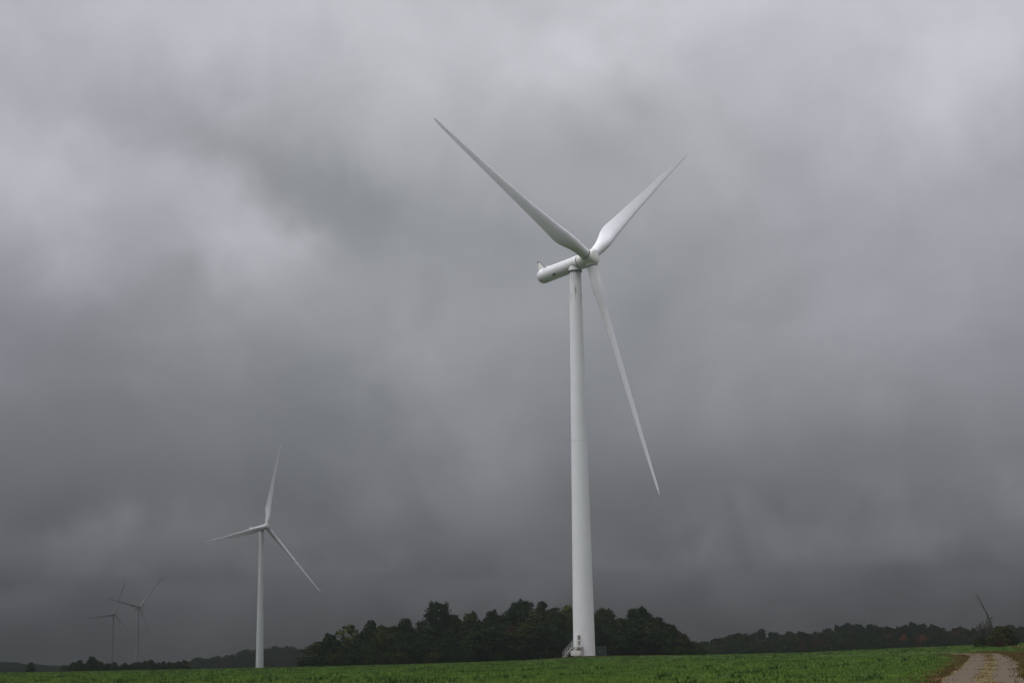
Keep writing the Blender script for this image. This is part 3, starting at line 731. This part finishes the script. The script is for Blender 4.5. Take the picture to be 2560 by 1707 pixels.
WOOD = [
    ('dense column-shaped dark tree at the left end of the wood', 797, 850, 1583, 338, 'column', L_DARK, 1, {}),
    ('airy yellow-green tree with sky showing through, near the left end of the wood', 842, 900, 1561, 352, 'tall', L_YELLOW, 2, dict(sparse=.62, bare=.25)),
    ('short dark tree filling the gap right of the airy yellow-green tree', 876, 922, 1585, 343, 'dome', L_DARK, 3, {}),
    ('narrow dark peaked tree right of the airy yellow-green tree', 905, 950, 1550, 350, 'column', L_DARK, 4, {}),
    ('olive tree leaning against the narrow peaked tree, browning on top', 932, 974, 1560, 344, 'broad', L_OLIVE, 5, {}),
    ('low rounded green tree in the dip of the skyline left of centre', 966, 1006, 1562, 352, 'broad', L_MID, 6, {}),
    ('rounded dark tree with a smooth top, left of the feathery tall tree', 992, 1036, 1544, 350, 'broad', L_DARK, 7, {}),
    ('flat-topped tree with bare twigs, directly left of the feathery tall tree', 1028, 1080, 1552, 356, 'dome', L_MID, 8, dict(sparse=.2, bare=.8)),
    ('tall feathery vase-shaped tree sticking out above the left half of the wood', 1060, 1130, 1500, 348, 'vase', L_DARK, 9, dict(n_leaf=3000)),
    ('small olive-topped tree right of the feathery tall tree', 1118, 1152, 1533, 358, 'broad', L_OLIVE, 10, {}),
    ('broad brownish-olive tree between the feathery tall tree and the big dark tree', 1148, 1208, 1527, 352, 'broad', L_OLIVE, 11, {}),
    ('slim spiky dark-topped tree left of the big dark tree', 1206, 1250, 1521, 357, 'tall', L_MID, 12, {}),
    ('big dark round-headed tree, the highest left of the nearest tower', 1264, 1342, 1499, 358, 'tall', L_DARK, 13, dict(n_leaf=3400)),
    ('tall slender light green tree between the big dark tree and the twiggy one', 1332, 1372, 1497, 362, 'tall', L_MID, 14, dict(sparse=.2)),
    ('half-bare tree with fine bare twigs pointing up, left of the tower', 1364, 1406, 1513, 364, 'tall', L_OLIVE, 15, dict(sparse=.55, bare=1.0)),
    ('loose yellowing tree with gaps of sky, touching the tower on its left', 1394, 1440, 1512, 358, 'tall', L_YELLOW, 16, dict(sparse=.5, bare=.3)),
    ('rust-brown tree low in the wood between two dark ones left of the tower', 1258, 1300, 1560, 340, 'broad', L_RUST, 17, {}),
    ('dark tree standing hidden behind the nearest tower', 1430, 1490, 1520, 364, 'broad', L_DARK, 18, {}),
    ('olive dome-shaped tree touching the tower on its right', 1482, 1536, 1519, 350, 'tall', L_OLIVE, 19, {}),
    ('low green tree in the dip right of the olive dome-shaped tree', 1526, 1572, 1543, 356, 'broad', L_MID, 20, {}),
    ('large dark green tree, the highest right of the nearest tower', 1560, 1634, 1515, 352, 'broad', L_DARK, 21, dict(n_leaf=3200)),
    ('sloping dark tree just right of the large dark green tree', 1624, 1664, 1541, 350, 'broad', L_DARK, 22, {}),
    ('smaller mid green tree near the right end of the wood', 1650, 1694, 1559, 346, 'broad', L_MID, 23, {}),
    ('small reddish-brown thin tree at the right end of the wood', 1690, 1724, 1584, 344, 'tall', L_RUST, 24, dict(sparse=.35, bare=.7)),
    ('front mid green tree below the low rounded one, left part of the wood', 960, 1020, 1592, 336, 'dome', L_DARK, 25, {}),
    ('dark bushy tree standing in front of the flat-topped twiggy tree', 1020, 1086, 1590, 337, 'dome', L_DARK, 26, {}),
    ('dark bushy tree in front of the feathery tall tree', 1086, 1150, 1578, 338, 'dome', L_DARK, 27, {}),
    ('brown-green bushy tree in front of the broad brownish-olive tree', 1150, 1214, 1576, 337, 'dome', L_MID, 28, {}),
    ('dark bushy tree in front of the slim spiky tree', 1206, 1264, 1572, 340, 'dome', L_DARK, 29, {}),
    ('dark bushy tree in front of the slender light green tree', 1300, 1360, 1566, 341, 'dome', L_DARK, 30, {}),
    ('olive bushy tree in front of the half-bare twiggy tree', 1352, 1408, 1570, 342, 'dome', L_OLIVE, 31, {}),
    ('dark bushy tree in front of the loose yellowing tree', 1396, 1450, 1585, 338, 'dome', L_DARK, 32, {}),
    ('yellow-brown bushy tree by the transformer box right of the tower', 1484, 1530, 1588, 336, 'dome', L_OLIVE, 33, {}),
    ('dark bushy tree below the low green tree right of the tower', 1524, 1590, 1580, 338, 'dome', L_DARK, 34, {}),
    ('dark bushy tree in front of the large dark green tree', 1584, 1644, 1578, 339, 'dome', L_DARK, 35, {}),
    ('dark bushy tree at the foot of the smaller mid green tree', 1636, 1690, 1596, 337, 'dome', L_DARK, 36, {}),
    ('dark bushy tree in front of the narrow peaked tree', 896, 962, 1598, 337, 'dome', L_DARK, 37, {}),
]
for (lab, a, b, yt, D, kind, mat, seed, kw) in WOOD:
    tree_px(lab, a, b, yt, D, kind, mat, seed, group='trees of the wood behind the nearest turbine', widen=kind in ('broad', 'column', 'dome') or seed in (13, 19), **kw)
# bushes along the foot of the wood
bl = [tree_px('low dark bush in the row along the foot of the wood', 0, 60, 1618, 333, 'dome', mt, 60 + i, 'bush', 'bush', 'bushes along the foot of the wood', n_leaf=1500, size=.24, low=0)
      for i, mt in enumerate((L_DARK, L_MID, L_OLIVE))]
rg = np.random.default_rng(3)
xs = np.concatenate([np.arange(775, 1425, 25), np.arange(1520, 1750, 25)])
used = [False] * 3
for i, px in enumerate(xs):
    px = px + rg.uniform(-8, 8); D = 331 + rg.uniform(-1, 5); w = rg.uniform(.8, 1.15)
    top = 1628 + rg.uniform(-7, 6) + (14 if px < 800 else 0) + (4 if px > 1690 else 0)
    p = at(px, top, D); k = int(rg.integers(3)); src = bl[k]
    H0 = src.children[0]
    z0 = gz(p[0], p[1]) - .05
    hsrc = (at(30, 1618, 333)[2] - gz(*at(30, 1618, 333)[:2]))
    s_ = max(.3, (p[2] - z0) / hsrc)
    sc3 = (w * .8, w * .8, s_)
    if not used[k]:
        src.location = (p[0], p[1], z0); src.scale = sc3; src.rotation_euler.z = rg.uniform(0, 6); used[k] = True
    else: copy_thing(src, (p[0], p[1], z0), rg.uniform(0, 6), src['label'], None, sc3)

# the farther tree lines, built from a handful of trees
def line(protos, label, group, skyline, D0, D1, step, wpx, seed, rows=2, drop=(0, 18)):
    """skyline: (px, ytop) pairs"""
    rg = np.random.default_rng(seed)
    sx_ = [p[0] for p in skyline]; sy_ = [p[1] for p in skyline]
    for row in range(rows):
        for px in np.arange(sx_[0], sx_[-1], step):
            q = px + rg.uniform(-step * .4, step * .4); D = (D1 if row == 0 else D0) + rg.uniform(-.04, .04) * D0
            top = np.interp(q, sx_, sy_) + (rg.uniform(-3, 5) if row == 0 else rg.uniform(*drop))
            p = at(q, top, D); z0 = gz(p[0], p[1])
            H = p[2] - z0
            if H < 2: continue
            proto, ph, pr = protos[int(rg.integers(len(protos)))]
            w = wpx * rg.uniform(.75, 1.3) / 2 * D / 4128
            copy_thing(proto, (p[0], p[1], z0), rg.uniform(0, 6.28), label, group, (w / pr, w / pr, H / ph))
def proto(name, kind, mat, seed, H=10, RW=3.2, **kw):
    kw.setdefault('n_leaf', 900); kw.setdefault('size', .52)
    t = thing(name, 'x', 'tree', (0, 0, 0)); c, k = tree_meshes(H, RW, kind, mat, seed, **kw)
    link('trunk', k, t); link('crown', c, t); return (t, H, RW)
pr = [proto('tree', 'broad', L_DARK, 101), proto('tree', 'tall', L_DARK, 102), proto('tree', 'dome', L_MID, 103), proto('tree', 'column', L_DARK, 104),
      proto('tree', 'broad', L_OLIVE, 105), proto('tree', 'dome', L_RUST, 106), proto('tree', 'tall', L_MID, 107, sparse=.3, bare=.5)]
pred = proto('tree', 'broad', L_RED, 108, n_leaf=500)
pw = [pr[0], pr[2], pr[0], pr[4], pr[5], pr[2], pr[6]]
RIGHT = [(1715, 1605), (1735, 1600), (1755, 1606), (1775, 1603), (1800, 1593), (1840, 1585), (1885, 1579), (1908, 1580), (1960, 1582), (2040, 1579), (2075, 1573), (2100, 1565), (2150, 1564), (2185, 1561), (2215, 1572), (2240, 1566), (2280, 1562), (2340, 1565), (2400, 1567), (2450, 1568), (2520, 1566), (2600, 1568)]
line(pw, 'hazy tree in the long far tree line right of the wood', 'far tree line on the right', RIGHT, 585, 640, 19, 46, 21, rows=2, drop=(4, 24))
line([pr[2], pr[0]], 'low dark bush along the foot of the far tree line', 'bushes at the foot of the far tree line', [(x_, y_ + 34 + (1715 - x_) * -.002) for x_, y_ in RIGHT], 540, 552, 24, 44, 25, rows=1)
line(pw, 'hazy tree on the low wooded rise left of the wood', 'wooded rise on the left',
     [(395, 1662), (440, 1655), (480, 1650), (520, 1642), (560, 1638), (600, 1630), (640, 1624), (690, 1618), (730, 1620), (800, 1621)],
     940, 1000, 14, 36, 22, rows=2, drop=(3, 20))
line(pr, 'dark tree in the scattered row near the two far turbines', 'scattered row at the far left',
     [(160, 1668), (185, 1655), (203, 1651), (214, 1655), (222, 1645), (235, 1645), (245, 1655), (262, 1660), (272, 1652), (285, 1656), (300, 1664), (316, 1652), (326, 1656), (345, 1654), (370, 1653), (410, 1653), (450, 1654), (470, 1652)],
     430, 480, 13, 22, 23, rows=2, drop=(2, 12))
# the body of the wood between and below the crowns that make its skyline
WS = [(800, 1606), (850, 1600), (900, 1596), (940, 1572), (1000, 1572), (1060, 1566), (1130, 1556), (1200, 1548), (1260, 1540), (1330, 1528), (1400, 1530), (1450, 1532), (1500, 1540), (1570, 1556), (1630, 1550), (1670, 1566), (1700, 1592), (1722, 1606)]
wf = [proto('tree', 'broad', L_DARK, 301, 12, 3.6, n_leaf=2200, size=.34), proto('tree', 'dome', L_MID, 302, 12, 3.6, n_leaf=2200, size=.34), proto('tree', 'broad', L_OLIVE, 303, 12, 3.6, n_leaf=2200, size=.34), proto('tree', 'dome', L_DARK, 304, 12, 3.6, n_leaf=2200, size=.34)]
line(wf, 'dark tree in the mass of the wood, lower than the trees of its skyline', 'trees filling the wood', WS, 344, 354, 30, 88, 27, rows=2, drop=(8, 34))
# three single trees at the far left and the touches of autumn red
def one(pr_, label, px0, px1, top, D, group=None):
    p = at((px0 + px1) / 2, top, D); z0 = gz(p[0], p[1]); w = (px1 - px0) / 2 * D / 4128
    return copy_thing(pr_[0], (p[0], p[1], z0), 1.0 + px0, label, group, (w / pr_[2], w / pr_[2], (p[2] - z0) / pr_[1]))
one(pr[0], 'lone dark round tree at the far left of the field edge', 66, 88, 1656, 420)
one(pr[0], 'dark dome-shaped tree left of the two far turbines', 186, 212, 1651, 420)
one(pr[1], 'tall ragged dark tree, highest below the two far turbines', 218, 242, 1642, 420)
one(pr[5], 'orange-red bush low in the far tree line below the bare leaning tree', 2282, 2306, 1602, 546)
one(pred, 'small flame-red tree at the left of the red ones in the far tree line', 2246, 2272, 1588, 556)
one(pred, 'orange tree, tallest of the red ones in the far tree line', 2292, 2322, 1588, 556)
one(pr[5], 'faint rust-red tree in the far tree line nearest the wood', 1872, 1892, 1594, 557)
one(pr[5], 'dull red tree in the middle of the far tree line', 1994, 2018, 1600, 556)
one(pr[5], 'rust-coloured tree left of the dark conifer-like one in the far tree line', 2108, 2130, 1598, 556)
one(pr[4], 'yellow-green tree standing in front of the far tree line', 1884, 1940, 1598, 555)
for t_, _, _ in pr + [pred] + wf:
    for ch in list(t_.children): bpy.data.objects.remove(ch)
    bpy.data.objects.remove(t_)

# shrub and leaning dead tree beside the road
tree_px('big dark shrub with browning leaves by the road, under the leaning dead tree', 2462, 2545, 1565, 262, 'dome', L_OLIVE, 201, 'shrub', 'shrub', n_leaf=3400, size=.22, low=0)
tree_px('low dark shrub left of the big roadside shrub', 2432, 2478, 1592, 268, 'dome', L_MID, 202, 'shrub', 'shrub', n_leaf=1600, size=.2, low=0)
tree_px('tan dry bush at the right foot of the big roadside shrub', 2486, 2512, 1597, 250, 'dome', L_RUST, 203, 'bush', 'bush', n_leaf=900, size=.14, low=0)
DD = 266
dt = at(2481, 1600, DD)
dead = thing('dead_tree', 'bare dead tree leaning left out of the roadside shrub', 'dead tree', (dt[0], dt[1], gz(dt[0], dt[1])))
dl = lambda px, py, D=DD: tuple(Vector(at(px, py, D)) - Vector(dead.location))
s = MB()
s.tube([(0, 0, -.5), dl(2482, 1575), dl(2474, 1548), dl(2464, 1527), dl(2455, 1510), dl(2449, 1498), dl(2440, 1484)], [.17, .155, .13, .10, .068, .04, .012], 8)
s.build('trunk', M_DEADWOOD, dead, smooth=True)
for path, r0 in (([(2474, 1548), (2480, 1542), (2479, 1538)], .13), ([(2464, 1527), (2459, 1521), (2452, 1512)], .06), ([(2455, 1510), (2449, 1505), (2444, 1500), (2443, 1496)], .06),
                 ([(2449, 1498), (2444, 1492), (2438, 1489), (2434, 1486)], .055), ([(2449, 1498), (2443, 1488), (2439, 1480)], .05), ([(2470, 1540), (2466, 1552), (2462, 1566), (2460, 1578)], .09),
                 ([(2474, 1550), (2470, 1564), (2471, 1580)], .10)):
    s = MB(); n_ = len(path); s.tube([dl(px, py, DD + .25 * i) for i, (px, py) in enumerate(path)], [r0 * (1 - .65 * i / (n_ - 1)) for i in range(n_)], 5); s.build('branch', M_DEADWOOD, dead, smooth=True)
tw = at(2455, 1600, 270)
twg = thing('bare_shrub', 'leafless twiggy shrub left of the leaning dead tree', 'shrub', (tw[0], tw[1], gz(tw[0], tw[1])))
s = MB(); rg = np.random.default_rng(9)
for i in range(26):
    e = Vector(at(2436 + rg.uniform(0, 42), rg.uniform(1548, 1574), 270 + rg.uniform(-1, 1))) - Vector(twg.location)
    mid_ = e * .5 + Vector(rg.normal(size=3) * .25)
    s.tube([(0, 0, -.2), tuple(mid_), tuple(e)], [.085, .055, .02], 5, cap=False)
    for j in range(3):
        k = mid_.lerp(e, rg.uniform(.3, .9)); s.tube([tuple(k), tuple(k + Vector(rg.normal(size=3) * .35 + np.array([0, 0, .3])))], [.035, .014], 4, cap=False)
s.build('branch', M_DEADWOOD, twg)

# far, hazy woodland on the left skyline: one mass
rg = np.random.default_rng(31)
sv, sf, stt, off = [], [], [], 0
for i in range(150):
    px = rg.uniform(-60, 420); D = rg.uniform(1100, 1900); top = np.interp(px, [-60, 40, 130, 200, 420], [1655, 1657, 1664, 1664, 1662]) + rg.uniform(-2, 5)
    p = at(px, top, D); z0 = gz(p[0], p[1]); H = max(4, p[2] - z0)
    n = 220; u = rg.normal(size=(n, 3)); u /= np.linalg.norm(u, axis=1)[:, None]
    P = np.array([p[0], p[1], z0 + H * .52]) + u * np.array([H * .45, H * .45, H * .5]) * (rg.uniform(.6, 1.05, n))[:, None]
    v, f = leaves(P, u + rg.normal(size=(n, 3)) * .4, 1.5, rg); sv.append(v); sf.append(f + off); off += len(v); stt.append(np.clip(rg.normal(.4, .2, n), 0, 1))
fw = link('distant_woodland', mesh('distant_woodland', np.vstack(sv), np.vstack(sf), L_DARK, tint=np.concatenate(stt)))
fw['kind'] = 'stuff'; fw['label'] = 'hazy grey-blue woodland low on the far left skyline'; fw['category'] = 'woodland'

# ------------------------------------------------------------------ grass and weeds (stuff)
def blade_mat(name, c0, c1, c2):
    def f(q, b):
        a = q.n('ShaderNodeAttribute'); a.attribute_name = 'tint'
        P_ = q.n('ShaderNodeNewGeometry').outputs['Position']; n = q.noise(P_, 0.05, 3, 0.5)
        return q.mix(q.m('MULTIPLY', q.maprange(n, .35, .65, 0, 1), .35), q.ramp(a.outputs['Fac'], [(0, c0), (.55, c1), (1, c2)]), c1)
    return material(name, f, 0.8, 0.15)
M_GRASS = blade_mat('grass', (0.027, 0.062, 0.014), (0.076, 0.142, 0.018), (0.132, 0.192, 0.030))
M_WEED = blade_mat('dry_weeds', (0.046, 0.038, 0.010), (0.098, 0.064, 0.018), (0.19, 0.135, 0.045))
def tufts(x, y, h, w, tint, nb, rg, spread=1.0):
    """nb thin leaning blades per tuft"""
    n = len(x); z = ground_z(x, y)
    X = np.repeat(x, nb); Y = np.repeat(y, nb); Z = np.repeat(z, nb); Hh = np.repeat(h, nb) * rg.uniform(.55, 1.15, n * nb); Wd = np.repeat(w, nb)
    th = rg.uniform(0, 2 * math.pi, n * nb); ox = rg.normal(size=n * nb) * Wd * spread; oy = rg.normal(size=n * nb) * Wd * spread
    X = X + ox; Y = Y + oy
    bw = Wd * .22; cx, sx_ = np.cos(th) * bw, np.sin(th) * bw
    lx_, ly_ = rg.normal(size=n * nb) * Hh * .45, rg.normal(size=n * nb) * Hh * .45
    V = np.stack([np.stack([X - cx, Y - sx_, Z - .02], -1), np.stack([X + cx, Y + sx_, Z - .02], -1), np.stack([X + lx_, Y + ly_, Z + Hh], -1)], 1).reshape(-1, 3)
    F = np.arange(n * nb * 3).reshape(-1, 3)
    return V, F, np.clip(np.repeat(tint, nb) + rg.normal(size=n * nb) * .07, 0, 1)
def scatter(n, r0, r1, a0, a1, rg, pw=2.0):
    r = (rg.random(n) * (r1 ** pw - r0 ** pw) + r0 ** pw) ** (1 / pw); a = rg.uniform(a0, a1, n)
    return r * np.sin(a), r * np.cos(a), r
rg = np.random.default_rng(5)
def pn(x, y, s, ph=0):   # cheap smooth value noise for patchiness
    return (np.sin(x * s + 1.3 + ph) * np.sin(y * s * 1.13 + .7 * ph) + np.sin(x * s * 2.1 + y * s * .8 + 2 + ph) * np.sin(y * s * 1.9 - x * s * .6 + ph)) * .5
VV, FF, TT, off = [], [], [], 0
def push(v, f, t):
    global off
    VV.append(v); FF.append(f + off); TT.append(t); off += len(v)
for (n, r0, r1, hh, ww, nb) in ((95000, 58, 125, .10, .14, 4), (60000, 120, 215, .12, .24, 3), (36000, 205, 332, .14, .40, 3)):
    x, y, r = scatter(n, r0, r1, -.36, .36, rg, 1.4)
    d = road_dist(x, y); pad_ = np.hypot((x - TX + 1.0) / 11.5, (y - TY + 3) / 9.5)
    keep = (d > 2.2 + rg.random(n) * 2.0) & (pad_ > .95 + .35 * rg.random(n)); x, y, d = x[keep], y[keep], d[keep]
    t = .56 + .20 * pn(x, y, .12, 5) + .13 * pn(x, y, .35) + .10 * pn(x, y, 1.3, 2)
    h = hh * (1 + .35 * pn(x, y, .8, 1)) * rg.uniform(.7, 1.3, len(x))
    push(*tufts(x, y, h, np.full(len(x), ww), t, nb, rg))
# darker, taller clumps
x, y, r = scatter(8500, 58, 300, -.36, .36, rg, 1.5)
c = pn(x, y, .13, 4) + .6 * pn(x, y, .5, 6) + rg.normal(size=len(x)) * .25
keep = (c > .42) & (road_dist(x, y) > 4); x, y = x[keep], y[keep]
push(*tufts(x, y, rg.uniform(.16, .34, len(x)), rg.uniform(.22, .42, len(x)), rg.uniform(.02, .2, len(x)), 22, rg, .8))
gr = link('field_grass', mesh('field_grass', np.vstack(VV), np.vstack(FF), M_GRASS, tint=np.concatenate(TT)))
gr['kind'] = 'stuff'; gr['label'] = 'short wet green grass with darker clumps over the whole field'; gr['category'] = 'grass'
VV, FF, TT, off = [], [], [], 0
# dry verge on both sides, thicker on the right bank, and in the middle of the track
k = rg.integers(0, len(ROAD), 26000); tng = np.gradient(ROAD, axis=0); tng /= np.linalg.norm(tng, axis=1)[:, None]; nm = np.stack([tng[:, 1], -tng[:, 0]], 1)
side = np.where(rg.random(26000) < .62, 1, -1); o_ = np.where(side > 0, 1.75 + rg.gamma(1.6, .75, 26000), -1.70 - rg.gamma(1.5, .55, 26000))
P2 = ROAD[k] + nm[k] * o_[:, None] + rg.normal(size=(26000, 2)) * .3
ok = (P2[:, 1] > 55) & (P2[:, 1] < 300); ok &= P2[:, 1] < ly + 48; P2 = P2[ok]; o_ = o_[ok]
hgt = np.where(o_ > 0, rg.uniform(.05, .20, len(o_)), rg.uniform(.03, .10, len(o_)))
push(*tufts(P2[:, 0], P2[:, 1], hgt, rg.uniform(.1, .26, len(o_)), np.clip(.45 + .35 * pn(P2[:, 0], P2[:, 1], .9) + rg.normal(size=len(o_)) * .15, 0, 1), 5, rg))
k = rg.integers(0, len(ROAD), 6000); P2 = ROAD[k] + nm[k] * (rg.normal(size=6000) * .17)[:, None] + rg.normal(size=(6000, 2)) * .12
P2 = P2[(P2[:, 1] > 55) & (P2[:, 1] < 200)]
push(*tufts(P2[:, 0], P2[:, 1], rg.uniform(.05, .13, len(P2)), rg.uniform(.08, .16, len(P2)), rg.uniform(.2, .7, len(P2)), 4, rg))
# tall brown weeds on the bank at the right edge and around the turbine pad
x, y, r = scatter(1500, 72, 240, .292, .37, rg, 1.0); c = pn(x, y, .22, 3) + rg.normal(size=len(x)) * .3 + (np.arctan2(x, y) - .31) * 8; ok = (c > .35) & (road_dist(x, y) > 2.6); x, y = x[ok], y[ok]
push(*tufts(x, y, rg.uniform(.25, .7, len(x)), rg.uniform(.2, .4, len(x)), rg.uniform(.1, .9, len(x)), 14, rg))
n = 2600; x = TX + rg.normal(size=n) * 5.5; y = TY - 6 + rg.normal(size=n) * 2.6; ok = np.hypot(x - TX, y - TY) > 2.8; x, y = x[ok], y[ok]
push(*tufts(x, y, rg.uniform(.06, .2, len(x)), rg.uniform(.15, .3, len(x)), rg.uniform(.1, .6, len(x)), 5, rg))
wd = link('dry_weeds', mesh('dry_weeds', np.vstack(VV), np.vstack(FF), M_WEED, tint=np.concatenate(TT)))
wd['kind'] = 'stuff'; wd['label'] = 'brown dry weeds along the verges of the gravel road and round the turbine foot'; wd['category'] = 'weeds'

# ------------------------------------------------------------------ the misty air
hz = MB(); hz.box((0, 0, (HAZE['top'] - 8) / 2), (5020, 5020, HAZE['top'] + 8))
hm = bpy.data.materials.new('misty_air'); hm.use_nodes = True; t = hm.node_tree; t.nodes.clear(); q = G(t)
pv = q.n('ShaderNodeVolumePrincipled'); pv.inputs['Density'].default_value = HAZE['density']; pv.inputs['Color'].default_value = HAZE['color'] + (1,)
pv.inputs['Anisotropy'].default_value = HAZE['aniso']
t.links.new(pv.outputs[0], q.n('ShaderNodeOutputMaterial').inputs['Volume'])
haze = hz.build('haze', hm); haze['kind'] = 'stuff'; haze['label'] = 'damp grey misty air over the whole field'; haze['category'] = 'haze'
